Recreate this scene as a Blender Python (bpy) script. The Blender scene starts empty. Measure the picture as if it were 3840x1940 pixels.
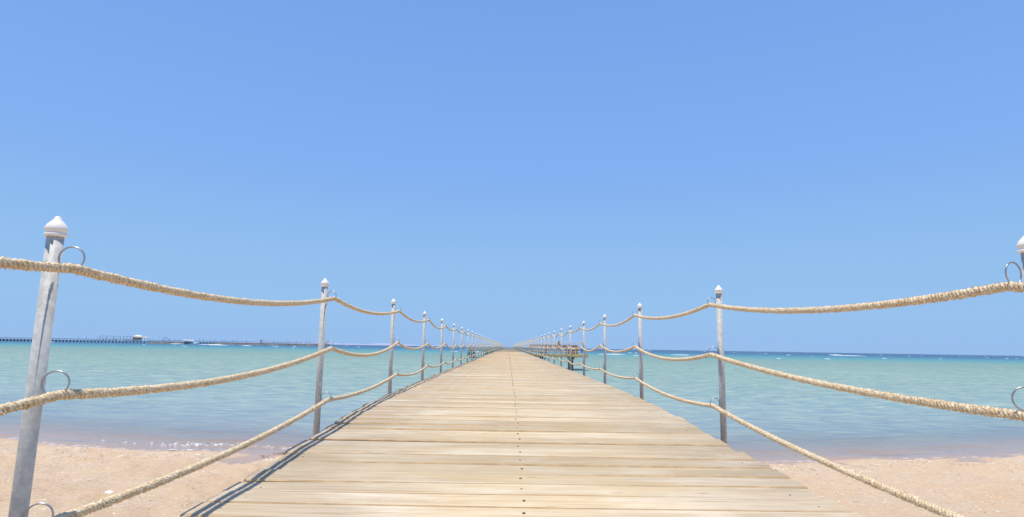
import bpy, math, random
import numpy as np
from mathutils import Vector, Matrix, Euler

random.seed(7)
rng = np.random.default_rng(7)
S = bpy.context.scene
COL = S.collection

# ------------------------------------------------------------------ camera
EYE = 1.65                      # metres above the sea
FPX = 2223.0                    # focal length in photo pixels (3840 wide)
ROLL = 0.0165
cam_d = bpy.data.cameras.new('camera')
cam_d.sensor_width = 36.0
cam_d.lens = FPX / 3840.0 * 36.0
cam_d.clip_start = 0.05
cam_d.clip_end = 40000.0
cam = bpy.data.objects.new('camera', cam_d)
COL.objects.link(cam)
pitch = math.atan(333.0 / FPX)
yaw = -math.atan(9.5 / 2248.0)
cam.matrix_world = (Matrix.Translation((0, 0, EYE)) @ Matrix.Rotation(yaw, 4, 'Z')
                    @ Matrix.Rotation(math.pi / 2 + pitch, 4, 'X') @ Matrix.Rotation(ROLL, 4, 'Z'))
S.camera = cam

# ------------------------------------------------------------------ sun and sky
LDIR = Vector((0.135, 0.11, -1.0)).normalized()        # the way sunlight travels
sun_d = bpy.data.lights.new('sun', 'SUN')
sun_d.energy = 4.45
sun_d.angle = math.radians(0.53)
sun_d.color = (1.0, 0.93, 0.80)
sun = bpy.data.objects.new('sun', sun_d)
sun.rotation_euler = LDIR.to_track_quat('-Z', 'Y').to_euler()
sun.location = (-4, -4, 30)
COL.objects.link(sun)

W = bpy.data.worlds.new('World')
S.world = W
W.use_nodes = True
wn = W.node_tree
wn.nodes.clear()
sky = wn.nodes.new('ShaderNodeTexSky')
sky.sky_type = 'NISHITA'
sky.sun_disc = False
sky.sun_elevation = math.asin(-LDIR.z)
sky.sun_rotation = math.atan2(-LDIR.x, -LDIR.y)
sky.altitude = 0
sky.air_density = 1.0
sky.dust_density = 0.0
sky.ozone_density = 2.0
bg = wn.nodes.new('ShaderNodeBackground')
bg.inputs['Strength'].default_value = 0.12
wo = wn.nodes.new('ShaderNodeOutputWorld')
sky.altitude = 3000
sky.ozone_density = 4.0
# the clear-air blue of the photograph: an even gradient by elevation, the same all the way round
wtc = wn.nodes.new('ShaderNodeTexCoord')
wsp = wn.nodes.new('ShaderNodeSeparateXYZ')
wn.links.new(wtc.outputs['Generated'], wsp.inputs[0])
wrp = wn.nodes.new('ShaderNodeValToRGB')
for _ in range(4): wrp.color_ramp.elements.new(0.5)
for e, (p, c) in zip(wrp.color_ramp.elements, [(0.0, (.285, .49, .845)), (.06, (.31, .535, .855)), (.14, (.295, .53, .87)), (.29, (.232, .45, .905)), (.53, (.186, .385, .85)), (1.0, (.175, .37, .83))]):
    e.position = p; e.color = (*c, 1)
wn.links.new(wsp.outputs[2], wrp.inputs[0])
wsc = wn.nodes.new('ShaderNodeVectorMath'); wsc.operation = 'SCALE'; wsc.inputs['Scale'].default_value = 1 / 0.12
wn.links.new(wrp.outputs[0], wsc.inputs[0])
wmx = wn.nodes.new('ShaderNodeMix'); wmx.data_type = 'RGBA'; wmx.inputs[0].default_value = 0.94
wn.links.new(sky.outputs[0], wmx.inputs[6]); wn.links.new(wsc.outputs[0], wmx.inputs[7])
wn.links.new(wmx.outputs[2], bg.inputs['Color'])
wn.links.new(bg.outputs[0], wo.inputs['Surface'])

S.view_settings.view_transform = 'Standard'
S.view_settings.look = 'None'
S.view_settings.exposure = 0.0
S.view_settings.gamma = 1.0
S.view_settings.use_curve_mapping = False

# ------------------------------------------------------------------ node helpers
class NT:
    def __init__(self, name):
        self.m = bpy.data.materials.new(name)
        self.m.use_nodes = True
        self.t = self.m.node_tree
        self.t.nodes.clear()
        self.out = self.t.nodes.new('ShaderNodeOutputMaterial')
    def n(self, kind, **kw):
        nd = self.t.nodes.new('ShaderNode' + kind)
        for k, v in kw.items():
            setattr(nd, k, v)
        return nd
    def set(self, sock, v):
        if isinstance(v, bpy.types.NodeSocket):
            self.t.links.new(v, sock)
        elif isinstance(v, (tuple, list)) and len(v) == 3 and sock.type == 'RGBA':
            sock.default_value = (*v, 1.0)
        else:
            sock.default_value = v
    def math(self, op, a, b=0.0, c=None, clamp=False):
        nd = self.n('Math', operation=op)
        nd.use_clamp = clamp
        self.set(nd.inputs[0], a); self.set(nd.inputs[1], b)
        if c is not None: self.set(nd.inputs[2], c)
        return nd.outputs[0]
    def mix(self, fac, a, b, blend='MIX'):
        nd = self.n('Mix', data_type='RGBA', blend_type=blend)
        self.set(nd.inputs[0], fac); self.set(nd.inputs[6], a); self.set(nd.inputs[7], b)
        return nd.outputs[2]
    def noise(self, vec, scale, detail=3.0, rough=0.55, dist=0.0):
        nd = self.n('TexNoise')
        if vec is not None: self.set(nd.inputs['Vector'], vec)
        nd.inputs['Scale'].default_value = scale
        nd.inputs['Detail'].default_value = detail
        nd.inputs['Roughness'].default_value = rough
        nd.inputs['Distortion'].default_value = dist
        return nd.outputs['Fac']
    def ramp(self, fac, stops, interp='LINEAR'):
        nd = self.n('ValToRGB')
        cr = nd.color_ramp
        cr.interpolation = interp
        while len(cr.elements) < len(stops): cr.elements.new(0.5)
        for e, (p, c) in zip(cr.elements, stops):
            e.position = p
            e.color = (*c, 1.0) if isinstance(c, (tuple, list)) else (c, c, c, 1.0)
        self.set(nd.inputs[0], fac)
        return nd.outputs[0]
    def coords(self, which='Object', scale=(1, 1, 1), add=None):
        tc = self.n('TexCoord').outputs[which]
        if add is not None:
            va = self.n('VectorMath', operation='ADD')
            self.set(va.inputs[0], tc); self.set(va.inputs[1], add)
            tc = va.outputs[0]
        mp = self.n('Mapping')
        self.set(mp.inputs['Vector'], tc)
        mp.inputs['Scale'].default_value = scale
        return mp.outputs[0]
    def bump(self, h, strength=0.5, dist=0.01, normal=None):
        nd = self.n('Bump')
        nd.inputs['Strength'].default_value = strength
        nd.inputs['Distance'].default_value = dist
        self.set(nd.inputs['Height'], h)
        if normal is not None: self.set(nd.inputs['Normal'], normal)
        return nd.outputs[0]
    def principled(self, color, rough=0.6, metal=0.0, normal=None, spec=0.5):
        p = self.n('BsdfPrincipled')
        self.set(p.inputs['Base Color'], color)
        self.set(p.inputs['Roughness'], rough)
        self.set(p.inputs['Metallic'], metal)
        p.inputs['Specular IOR Level'].default_value = spec
        if normal is not None: self.set(p.inputs['Normal'], normal)
        self.t.links.new(p.outputs[0], self.out.inputs['Surface'])
        return p

def rnd_offset(t, k=53.0):
    oi = t.n('ObjectInfo').outputs['Random']
    cx = t.n('CombineXYZ')
    t.set(cx.inputs[0], t.math('MULTIPLY', oi, k))
    t.set(cx.inputs[1], t.math('MULTIPLY', oi, k * 2.7))
    t.set(cx.inputs[2], t.math('MULTIPLY', oi, k * 0.6))
    return oi, cx.outputs[0]

def simple(name, color, rough=0.6, metal=0.0, var=0.12, scale=12.0, bump=0.0):
    t = NT(name)
    v = t.coords('Object')
    n = t.noise(v, scale, 4)
    c = t.mix(t.ramp(n, [(0.3, 0.0), (0.7, 1.0)]), tuple(x * (1 - var) for x in color),
              tuple(min(1, x * (1 + var)) for x in color))
    nm = t.bump(n, bump, 0.01) if bump else None
    t.principled(c, rough, metal, nm)
    return t.m

def wood_top(name, far=False):
    t = NT(name)
    if far:
        off = None
        vs = t.n('TexCoord').outputs['Object']
        sp = t.n('SeparateXYZ'); t.set(sp.inputs[0], vs)
        row = t.math('FLOOR', t.math('DIVIDE', sp.outputs[1], 0.19))
        wnz = t.n('TexWhiteNoise', noise_dimensions='1D'); t.set(wnz.inputs['W'], row)
        oi = wnz.outputs['Value']
    else:
        oi, off = rnd_offset(t)
        sp = t.n('SeparateXYZ'); t.set(sp.inputs[0], t.n('TexCoord').outputs['Object'])
    vg = t.coords('Object', (0.9, 46, 20), off)      # long grain
    vm = t.coords('Object', (1.3, 9, 5), off)        # broader weathering
    vb = t.coords('Object', (0.8, 3.2, 3), off)
    vf = t.coords('Object', (26, 90, 40), off)
    g = t.noise(vg, 1.0, 5, 0.65, 0.3)
    w = t.noise(vm, 1.0, 4, 0.6)
    b = t.noise(vb, 1.6, 4, 0.6)
    s = t.noise(vf, 1.0, 2, 0.5)
    tan = t.mix(t.ramp(g, [(0.30, 0.0), (0.70, 1.0)]), (0.48, 0.345, 0.19), (0.62, 0.495, 0.315))
    tan = t.mix(t.ramp(w, [(0.48, 0.0), (0.70, 0.85)]), tan, (0.65, 0.555, 0.42))     # bleached
    tan = t.mix(t.ramp(b, [(0.50, 0.0), (0.74, 0.8)]), tan, (0.57, 0.415, 0.22))       # yellow
    # weathered grey towards the plank ends, where nobody walks
    ax = t.math('ABSOLUTE', sp.outputs[0])
    ax = t.math('ADD', ax, t.math('MULTIPLY', t.math('SUBTRACT', b, 0.5), 1.9))
    ax = t.math('ADD', ax, t.math('MULTIPLY', t.math('SUBTRACT', oi, 0.5), 0.5))
    e = t.ramp(t.math('DIVIDE', ax, 1.4), [(0.38, 0.0), (0.90, 0.75)])
    tan = t.mix(e, tan, t.mix(t.ramp(g, [(0.3, 0.0), (0.7, 1.0)]), (0.33, 0.26, 0.18), (0.48, 0.395, 0.29)))
    # per-plank tone
    vp = t.coords('Object', (1.1, 2.2, 2), off)
    pt = t.noise(vp, 2.1, 4, 0.6)
    tan = t.mix(t.ramp(pt, [(0.48, 0.0), (0.72, 0.5)]), tan, (0.69, 0.605, 0.475))      # sun-bleached
    tan = t.mix(t.ramp(pt, [(0.28, 0.45), (0.46, 0.0)]), tan, (0.47, 0.355, 0.22))       # damp and trodden
    tone = t.math('MULTIPLY_ADD', oi, 0.30, 0.82)
    mul = t.n('VectorMath', operation='SCALE'); t.set(mul.inputs[0], tan); t.set(mul.inputs['Scale'], tone)
    col = mul.outputs[0]
    # thin dark checks along the grain and specks
    vc = t.coords('Object', (1.6, 120, 60), off)
    ck = t.noise(vc, 1.0, 2, 0.5, 0.4)
    col = t.mix(t.ramp(ck, [(0.30, 0.75), (0.40, 0.0)]), col, (0.26, 0.18, 0.10))
    col = t.mix(t.ramp(s, [(0.22, 0.35), (0.32, 0.0)]), col, (0.28, 0.22, 0.15))
    vk = t.n('TexVoronoi'); t.set(vk.inputs['Vector'], t.coords('Object', (2.2, 8.5, 1.0), off)); vk.inputs['Scale'].default_value = 1.0
    col = t.mix(t.ramp(vk.outputs['Distance'], [(0.035, 0.65), (0.10, 0.0)]), col, (0.36, 0.23, 0.115))
    h = t.math('ADD', t.math('MULTIPLY', g, 0.7), t.math('MULTIPLY', ck, 0.5))
    t.principled(col, 0.78, 0.0, t.bump(h, 0.35, 0.004), 0.25)
    return t.m

M = {}
M['wood'] = wood_top('weathered_deck_wood')
M['wood_far'] = wood_top('weathered_deck_wood_far', True)
M['wood_edge'] = simple('orange_plank_edge', (0.54, 0.365, 0.185), 0.75, 0, 0.25, 9)  # orange-tan for every boardwalk plank face except the top
M['timber'] = simple('timber_beam', (0.56, 0.38, 0.165), 0.75, 0, 0.25, 6, 0.3)
M['timber_brown'] = simple('brown_timber', (0.38, 0.20, 0.09), 0.7, 0, 0.25, 5, 0.2)
M['fascia'] = simple('honey_timber', (0.66, 0.44, 0.18), 0.75, 0, 0.25, 4, 0.2)
M['pile'] = simple('pile_timber', (0.30, 0.225, 0.15), 0.8, 0, 0.35, 4, 0.4)
M['nail'] = simple('dull_nail', (0.20, 0.16, 0.13), 0.6, 0.2, 0.3, 40)
M['screw'] = simple('rusty_screw', (0.10, 0.068, 0.052), 0.6, 0.3, 0.3, 40)

def steel():
    t = NT('galvanised_steel')
    oi, off = rnd_offset(t)
    v = t.coords('Object', (1, 1, 1), off)
    vz = t.coords('Object', (1, 1, 0.22), off)
    a = t.noise(v, 55, 3, 0.6)
    b = t.noise(vz, 24, 4, 0.6)
    c = t.mix(t.ramp(a, [(0.35, 0.0), (0.68, 1.0)]), (0.42, 0.43, 0.41), (0.58, 0.58, 0.55))
    c = t.mix(t.ramp(b, [(0.56, 0.0), (0.72, 0.55)]), c, (0.42, 0.36, 0.30))
    r = t.noise(vz, 15, 3, 0.6)
    c = t.mix(t.ramp(r, [(0.70, 0.0), (0.78, 0.6)]), c, (0.30, 0.17, 0.09))
    t.principled(c, 0.55, 0.0, t.bump(a, 0.15, 0.002), 0.4)
    return t.m
M['steel'] = steel()
M['ring'] = simple('ring_steel', (0.40, 0.40, 0.39), 0.35, 0.75, 0.2, 30)
M['white'] = simple('white_plastic', (0.86, 0.81, 0.73), 0.5, 0, 0.03, 20)

def rope_mat():
    t = NT('sisal_rope')
    v = t.coords('Object', (1, 1, 1))
    a = t.noise(v, 210, 3, 0.65)
    b = t.noise(v, 7, 4, 0.6)
    c = t.mix(t.ramp(a, [(0.32, 0.0), (0.66, 1.0)]), (0.50, 0.325, 0.15), (0.84, 0.705, 0.49))
    c = t.mix(t.ramp(b, [(0.40, 0.0), (0.75, 0.5)]), c, (0.76, 0.64, 0.46))
    k = t.noise(v, 75, 3, 0.7)
    c = t.mix(t.ramp(k, [(0.34, 0.6), (0.46, 0.0)]), c, (0.42, 0.26, 0.11))
    c = t.mix(t.ramp(k, [(0.52, 0.0), (0.64, 0.7)]), c, (0.90, 0.83, 0.68))
    p = t.principled(c, 0.85, 0.0, t.bump(a, 0.6, 0.003), 0.15)
    return t.m
M['rope'] = rope_mat()

def sand_mat():
    t = NT('coral_sand')
    v = t.coords('Object')
    sp = t.n('SeparateXYZ'); t.set(sp.inputs[0], v)
    f = t.noise(v, 130, 3, 0.7)
    m = t.noise(v, 22, 4, 0.65)
    l = t.noise(v, 1.1, 4, 0.6)
    c = t.mix(t.ramp(f, [(0.30, 0.0), (0.70, 1.0)]), (0.58, 0.41, 0.265), (0.80, 0.62, 0.425))
    c = t.mix(t.ramp(m, [(0.52, 0.0), (0.68, 0.6)]), c, (0.82, 0.70, 0.56))
    c = t.mix(t.ramp(l, [(0.42, 0.0), (0.66, 0.6)]), c, (0.71, 0.475, 0.28))
    m2 = t.noise(t.coords('Object', (1, 1.6, 1)), 11, 4, 0.7)
    c = t.mix(t.ramp(m2, [(0.30, 0.6), (0.44, 0.0)]), c, (0.52, 0.37, 0.25))
    vo = t.n('TexVoronoi'); t.set(vo.inputs['Vector'], v); vo.inputs['Scale'].default_value = 60
    c = t.mix(t.ramp(vo.outputs['Distance'], [(0.06, 0.4), (0.14, 0.0)]), c, (0.27, 0.21, 0.18))
    # wet where the sea has just been: height above the water line
    hz = t.math('ADD', sp.outputs[2], t.math('MULTIPLY', t.math('SUBTRACT', l, 0.5), 0.02))
    wet = t.ramp(t.math('MULTIPLY_ADD', hz, 5.0, 0.5), [(0.49, 1.0), (0.56, 0.0)])
    c = t.mix(wet, c, t.mix(1.0, c, (0.93, 0.83, 0.78), 'MULTIPLY'))
    rough = t.math('MULTIPLY_ADD', wet, -0.45, 0.9)
    h = t.math('ADD', f, t.math('MULTIPLY', m, 2.0))
    t.principled(c, rough, 0.0, t.bump(h, 0.9, 0.016), 0.3)
    return t.m
M['sand'] = sand_mat()

def water_mat():
    t = NT('sea_water')
    v = t.coords('Object')
    sp = t.n('SeparateXYZ'); t.set(sp.inputs[0], v)
    x, y = sp.outputs[0], sp.outputs[1]
    vl = t.coords('Object', (0.35, 1.0, 1))
    vs = t.coords('Object', (0.006, 0.035, 1))
    big = t.noise(vs, 1.0, 4, 0.6)
    # distance offshore on a log scale, wavering with the depth of the reef
    yy = t.math('MAXIMUM', t.math('ADD', y, t.math('MULTIPLY', x, 0.10)), 8.0)
    lg = t.math('LOGARITHM', yy, 10.0)
    lg = t.math('ADD', lg, t.math('MULTIPLY', t.math('SUBTRACT', big, 0.5), 0.16))
    u = t.math('DIVIDE', t.math('SUBTRACT', lg, 0.9), 2.6)
    def P(m): return (math.log10(m) - 0.9) / 2.6
    col = t.ramp(u, [(P(9), (0.46, 0.41, 0.35)), (P(13), (0.33, 0.40, 0.36)), (P(22), (0.27, 0.385, 0.325)),
                     (P(50), (0.245, 0.375, 0.290)), (P(92), (0.205, 0.325, 0.265)), (P(122), (0.165, 0.325, 0.29)),
                     (P(165), (0.085, 0.30, 0.32)), (P(230), (0.032, 0.22, 0.33)), (P(320), (0.013, 0.13, 0.28)), (P(560), (0.016, 0.090, 0.23)),
                     (P(2500), (0.025, 0.11, 0.25))])
    col = t.mix(1.0, col, (0.88, 0.835, 0.84), 'MULTIPLY')
    # long streaks, darker and paler, across the lagoon
    st = t.noise(t.coords('Object', (0.05, 0.30, 1)), 1.0, 5, 0.62)
    amt = t.math('MULTIPLY', t.ramp(u, [(P(14), 0.15), (P(40), 0.6), (P(160), 1.0), (P(420), 0.5)]), 0.8)
    col = t.mix(t.math('MULTIPLY', t.ramp(st, [(0.50, 0.0), (0.68, 0.55)]), amt), col,
                t.mix(1.0, col, (0.72, 0.86, 0.92), 'MULTIPLY'))
    col = t.mix(t.math('MULTIPLY', t.ramp(st, [(0.30, 0.5), (0.46, 0.0)]), amt), col, (0.30, 0.42, 0.37))
    # mottled bands: lit and dark ripple faces painted into the water colour
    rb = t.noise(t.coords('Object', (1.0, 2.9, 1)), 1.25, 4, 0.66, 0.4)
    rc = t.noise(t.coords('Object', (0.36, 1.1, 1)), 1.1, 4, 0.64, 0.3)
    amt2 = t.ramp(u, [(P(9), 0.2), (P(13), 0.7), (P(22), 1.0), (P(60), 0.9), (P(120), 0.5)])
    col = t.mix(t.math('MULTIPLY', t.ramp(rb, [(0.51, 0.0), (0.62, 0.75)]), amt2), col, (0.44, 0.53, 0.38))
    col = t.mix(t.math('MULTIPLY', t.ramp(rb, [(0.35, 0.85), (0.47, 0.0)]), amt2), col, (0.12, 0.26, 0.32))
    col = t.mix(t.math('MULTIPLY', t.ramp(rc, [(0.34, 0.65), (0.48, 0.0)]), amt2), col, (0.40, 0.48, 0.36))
    rd = t.noise(t.coords('Object', (0.11, 0.44, 1)), 1.3, 5, 0.66, 0.3)  # broader ripple darkening, painted into the colour as well
    amt3 = t.ramp(u, [(P(18), 0.1), (P(40), 0.8), (P(180), 0.9), (P(500), 0.3)])
    col = t.mix(t.math('MULTIPLY', t.ramp(rd, [(0.36, 0.55), (0.49, 0.0)]), amt3), col, t.mix(1.0, col, (0.68, 0.80, 0.92), 'MULTIPLY'))
    # small wind ripples
    r1 = t.noise(vl, 3.2, 3, 0.6, 0.2)
    r2 = t.noise(t.coords('Object', (0.45, 1.0, 1)), 11.0, 3, 0.6, 0.1)
    r3 = t.noise(t.coords('Object', (0.25, 0.8, 1)), 0.55, 3, 0.55)
    near = t.ramp(u, [(P(12), 0.25), (P(16), 0.6), (P(30), 1.0), (P(300), 0.8)])
    h = t.math('ADD', t.math('ADD', t.math('MULTIPLY', r1, 0.13), t.math('MULTIPLY', r2, 0.030)),
               t.math('MULTIPLY', r3, 0.30))
    h = t.math('MULTIPLY', h, near)
    nm = t.bump(h, 1.0, 1.0)
    dif = t.n('BsdfDiffuse'); t.set(dif.inputs['Color'], col); t.set(dif.inputs['Normal'], nm)
    tr = t.n('BsdfTransparent'); t.set(tr.inputs['Color'], (0.95, 0.96, 0.95))
    # opaque with depth
    dep = t.math('SUBTRACT', y, t.math('MULTIPLY_ADD', t.math('MULTIPLY', x, x), 0.018, 8.95))
    dep = t.math('SUBTRACT', y, t.math('ADD', 8.95, t.math('MINIMUM', t.math('MULTIPLY', t.math('MULTIPLY', x, x), 0.018), 3.0)))
    al = t.ramp(t.math('DIVIDE', dep, 10.0), [(0.0, 0.06), (0.12, 0.35), (0.32, 0.80), (0.7, 1.0)])
    m1 = t.n('MixShader'); t.set(m1.inputs[0], al)
    t.set(m1.inputs[1], tr.outputs[0]); t.set(m1.inputs[2], dif.outputs[0])
    gl = t.n('BsdfGlossy'); t.set(gl.inputs['Color'], (1, 1, 1)); gl.inputs['Roughness'].default_value = 0.12
    t.set(gl.inputs['Normal'], nm)
    fr = t.n('Fresnel'); fr.inputs['IOR'].default_value = 1.33; t.set(fr.inputs['Normal'], nm)
    cap = t.ramp(u, [(P(9), 0.85), (P(14), 0.75), (P(40), 0.50), (P(150), 0.26), (P(500), 0.14)])
    fac = t.math('MULTIPLY', fr.outputs[0], cap)
    m2 = t.n('MixShader'); t.set(m2.inputs[0], fac)
    t.set(m2.inputs[1], m1.outputs[0]); t.set(m2.inputs[2], gl.outputs[0])
    t.t.links.new(m2.outputs[0], t.out.inputs['Surface'])
    return t.m
M['water'] = water_mat()
M['foam'] = simple('sea_foam', (0.82, 0.84, 0.84), 0.8, 0, 0.06, 3)
M['shell'] = simple('shell_grit', (0.70, 0.60, 0.49), 0.7, 0, 0.35, 2.0)
M['grit_dark'] = simple('dark_grit', (0.22, 0.17, 0.14), 0.8, 0, 0.4, 3.0)
M['weed'] = simple('dried_seaweed', (0.20, 0.10, 0.06), 0.8, 0, 0.4, 30)
M['weed_pale'] = simple('straw_seaweed', (0.42, 0.33, 0.16), 0.8, 0, 0.3, 30)
M['hill'] = simple('hazed_desert_hill', (0.33, 0.345, 0.46), 0.9, 0, 0.08, 0.001)  # bluish distance haze painted into the hill colour
M['stone'] = simple('jetty_stone', (0.185, 0.17, 0.15), 0.85, 0, 0.45, 0.35, 0.3)
M['stone_pale'] = simple('jetty_top', (0.46, 0.40, 0.36), 0.8, 0, 0.2, 0.5)
M['plaster'] = simple('cream_plaster', (0.80, 0.72, 0.60), 0.8, 0, 0.1, 1.0)
M['roof_white'] = simple('white_roof', (0.76, 0.72, 0.66), 0.6, 0, 0.05, 1.0)
M['roof_pink'] = simple('pale_tile_roof', (0.58, 0.44, 0.36), 0.7, 0, 0.12, 1.5)
M['glass_dark'] = simple('dark_window_glass', (0.12, 0.12, 0.13), 0.15, 0, 0.2, 1.0)
M['rail_white'] = simple('painted_railing', (0.66, 0.68, 0.72), 0.5, 0, 0.05, 1.0)
M['lamp_dark'] = simple('dark_pole_paint', (0.10, 0.12, 0.16), 0.6, 0, 0.2, 1.0)
M['globe'] = simple('milky_globe', (0.70, 0.72, 0.78), 0.3, 0, 0.03, 1.0)
M['hull_sea_reflection'] = simple('painted_sea_reflection_hull', (0.48, 0.70, 0.71), 0.3, 0, 0.08, 0.8)  # teal of the reflected sea painted into the hull colour
M['hull_red'] = simple('red_hull', (0.45, 0.18, 0.15), 0.4, 0, 0.08, 0.8)
M['boat_white'] = simple('boat_white', (0.80, 0.79, 0.76), 0.35, 0, 0.04, 0.8)
M['skin'] = simple('sunburnt_skin', (0.52, 0.31, 0.22), 0.6, 0, 0.08, 6)
M['hair'] = simple('dark_brown_hair', (0.035, 0.026, 0.02), 0.55, 0, 0.4, 25)
M['swim'] = simple('pink_swimwear', (0.60, 0.25, 0.22), 0.7, 0, 0.1, 10)
M['towel'] = simple('blue_towel', (0.07, 0.17, 0.45), 0.9, 0, 0.2, 14)
M['towel_pale'] = simple('pale_towel', (0.60, 0.56, 0.56), 0.9, 0, 0.1, 14)

# ------------------------------------------------------------------ mesh helpers
class MB:
    def __init__(self): self.v = []; self.f = []; self.mi = []
    def add(self, vs, fs, mi=0):
        o = len(self.v)
        self.v.extend([tuple(p) for p in vs])
        for f in fs:
            self.f.append(tuple(i + o for i in f)); self.mi.append(mi)
    def box(self, a, b, mi=0):
        x0, y0, z0 = a; x1, y1, z1 = b
        self.add([(x0, y0, z0), (x1, y0, z0), (x1, y1, z0), (x0, y1, z0), (x0, y0, z1), (x1, y0, z1), (x1, y1, z1), (x0, y1, z1)],
                 [(3, 2, 1, 0), (4, 5, 6, 7), (0, 1, 5, 4), (1, 2, 6, 5), (2, 3, 7, 6), (3, 0, 4, 7)], mi)
    def tube(self, pts, r, n=8, mi=0, cap=True, closed=False, rfun=None):
        P = [Vector(p) for p in pts]
        rings = []
        prevx = None
        N = len(P)
        vs, fs = [], []
        for i, p in enumerate(P):
            if closed: d = P[(i + 1) % N] - P[i - 1]
            else: d = P[min(i + 1, N - 1)] - P[max(i - 1, 0)]
            d.normalize()
            if prevx is None:
                a = Vector((0, 0, 1)) if abs(d.z) < 0.9 else Vector((1, 0, 0))
                xa = a.cross(d).normalized()
            else:
                xa = (prevx - d * prevx.dot(d)).normalized()
            prevx = xa
            ya = d.cross(xa)
            rr = rfun(i) if rfun else (r[i] if isinstance(r, (list, tuple)) else r)
            for k in range(n):
                t = 2 * math.pi * k / n
                vs.append(p + xa * (math.cos(t) * rr) + ya * (math.sin(t) * rr))
        L = N if closed else N - 1
        for i in range(L):
            j = (i + 1) % N
            for k in range(n):
                k2 = (k + 1) % n
                fs.append((i * n + k, i * n + k2, j * n + k2, j * n + k))
        if cap and not closed:
            fs.append(tuple(range(n - 1, -1, -1)))
            fs.append(tuple((N - 1) * n + k for k in range(n)))
        self.add(vs, fs, mi)
    def lathe(self, prof, n=16, mi=0, c=(0, 0, 0)):
        vs, fs = [], []
        for (r, z) in prof:
            for k in range(n):
                t = 2 * math.pi * k / n
                vs.append((c[0] + r * math.cos(t), c[1] + r * math.sin(t), c[2] + z))
        for i in range(len(prof) - 1):
            for k in range(n):
                k2 = (k + 1) % n
                fs.append((i * n + k, i * n + k2, (i + 1) * n + k2, (i + 1) * n + k))
        fs.append(tuple(range(n - 1, -1, -1)))
        fs.append(tuple((len(prof) - 1) * n + k for k in range(n)))
        self.add(vs, fs, mi)
    def mesh(self, name, mats, smooth=False):
        me = bpy.data.meshes.new(name)
        me.from_pydata(self.v, [], self.f)
        for m in (mats if isinstance(mats, (list, tuple)) else [mats]): me.materials.append(m)
        if max(self.mi, default=0) > 0: me.polygons.foreach_set('material_index', self.mi)
        if smooth: me.polygons.foreach_set('use_smooth', [True] * len(self.f))
        me.update()
        return me
    def build(self, name, mats, parent=None, smooth=False, loc=None):
        return obj(name, self.mesh(name, mats, smooth), parent, loc)

def obj(name, me, parent=None, loc=None):
    o = bpy.data.objects.new(name, me)
    COL.objects.link(o)
    if parent: o.parent = parent
    if loc is not None: o.location = loc
    return o
def tag(o, label=None, cat=None, group=None, kind=None):
    if label: o['label'] = label
    if cat: o['category'] = cat
    if group: o['group'] = group
    if kind: o['kind'] = kind
    return o
def thing(name, label, cat, loc=(0, 0, 0), rz=0.0, group=None):
    o = bpy.data.objects.new(name, None)
    COL.objects.link(o)
    o.empty_display_size = 0.2
    o.location = loc; o.rotation_euler = (0, 0, rz)
    return tag(o, label, cat, group)
def copy_tree(o, parent=None):
    c = o.copy(); COL.objects.link(c); c.parent = parent
    for ch in list(o.children): copy_tree(ch, c)
    return c
def grid_mesh(name, xs, ys, zfun, mat):
    X, Y = np.meshgrid(xs, ys)
    Z = zfun(X, Y)
    nx, ny = len(xs), len(ys)
    co = np.stack([X, Y, Z], -1).reshape(-1, 3).astype(np.float32)
    i = np.arange((ny - 1) * (nx - 1)); r = i // (nx - 1); c = i % (nx - 1)
    a = r * nx + c
    q = np.stack([a, a + 1, a + 1 + nx, a + nx], -1).astype(np.int32)
    me = bpy.data.meshes.new(name)
    me.vertices.add(len(co)); me.vertices.foreach_set('co', co.ravel())
    me.loops.add(q.size); me.loops.foreach_set('vertex_index', q.ravel())
    me.polygons.add(len(q)); me.polygons.foreach_set('loop_start', np.arange(0, q.size, 4, dtype=np.int32))
    me.polygons.foreach_set('use_smooth', np.ones(len(q), bool))
    me.materials.append(mat)
    me.update(calc_edges=True); me.validate()
    return me

# ------------------------------------------------------------------ the lie of the land
XL, XR = -1.30, 1.45                  # edges of the deck
XC = 0.5 * (XL + XR); DW = XR - XL
PL, PR = -1.396, 1.600                # post lines
END = 164.0
_z = [-6, 1.0, 1.8, 2.43, 3.2, 3.99, 4.6, 5.1, 5.8, 6.5, 7.6, 9, 11.3, 20, 45, 67, 92, 155, 400]
_d = [.73, .712, .706, .695, .662, .618, .583, .559, .541, .530, .520, .515, .508, .49, .45, .415, .375, .33, .32]
def deck_z(y): return EYE - float(np.interp(y, _z, _d))

def shore(X): return 8.95 + np.minimum(0.018 * X * X, 3.0) + 0.10 * np.sin(X * 1.3 + 0.6) + 0.05 * np.sin(X * 3.7)
_waves = [(rng.uniform(2, 7), rng.uniform(0, 6.28), rng.uniform(0, 6.28)) for _ in range(14)]
_fine = [(rng.uniform(9, 30), rng.uniform(0, 6.28), rng.uniform(0, 6.28)) for _ in range(26)]
def sand_z(X, Y):
    d = shore(X) - Y
    z = np.where(d > 0, 0.075 * d, 0.06 * d)
    z = np.maximum(z, -2.6)
    z = np.where(d > 9, 0.675 + 0.02 * (d - 9), z)
    z = np.minimum(z, 4.0)
    a = np.zeros_like(X, dtype=float); b = np.zeros_like(a)
    for k, th, ph in _waves: a += np.sin((X * math.cos(th) + Y * math.sin(th)) * k + ph)
    for k, th, ph in _fine: b += np.sin((X * math.cos(th) + Y * math.sin(th)) * k + ph)
    land = np.clip(d * 1.5, 0.0, 1.0)
    near = np.clip((30 - np.abs(X)) / 10, 0, 1) * np.clip((20 - np.abs(Y)) / 6, 0, 1)
    rip = 0.004 * np.sin(Y * 24 + 2.5 * np.sin(X * 0.9)) * np.clip(-d * 0.6, 0, 1)
    return z + near * (land * (0.0120 * a + 0.0036 * b) + rip)

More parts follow.
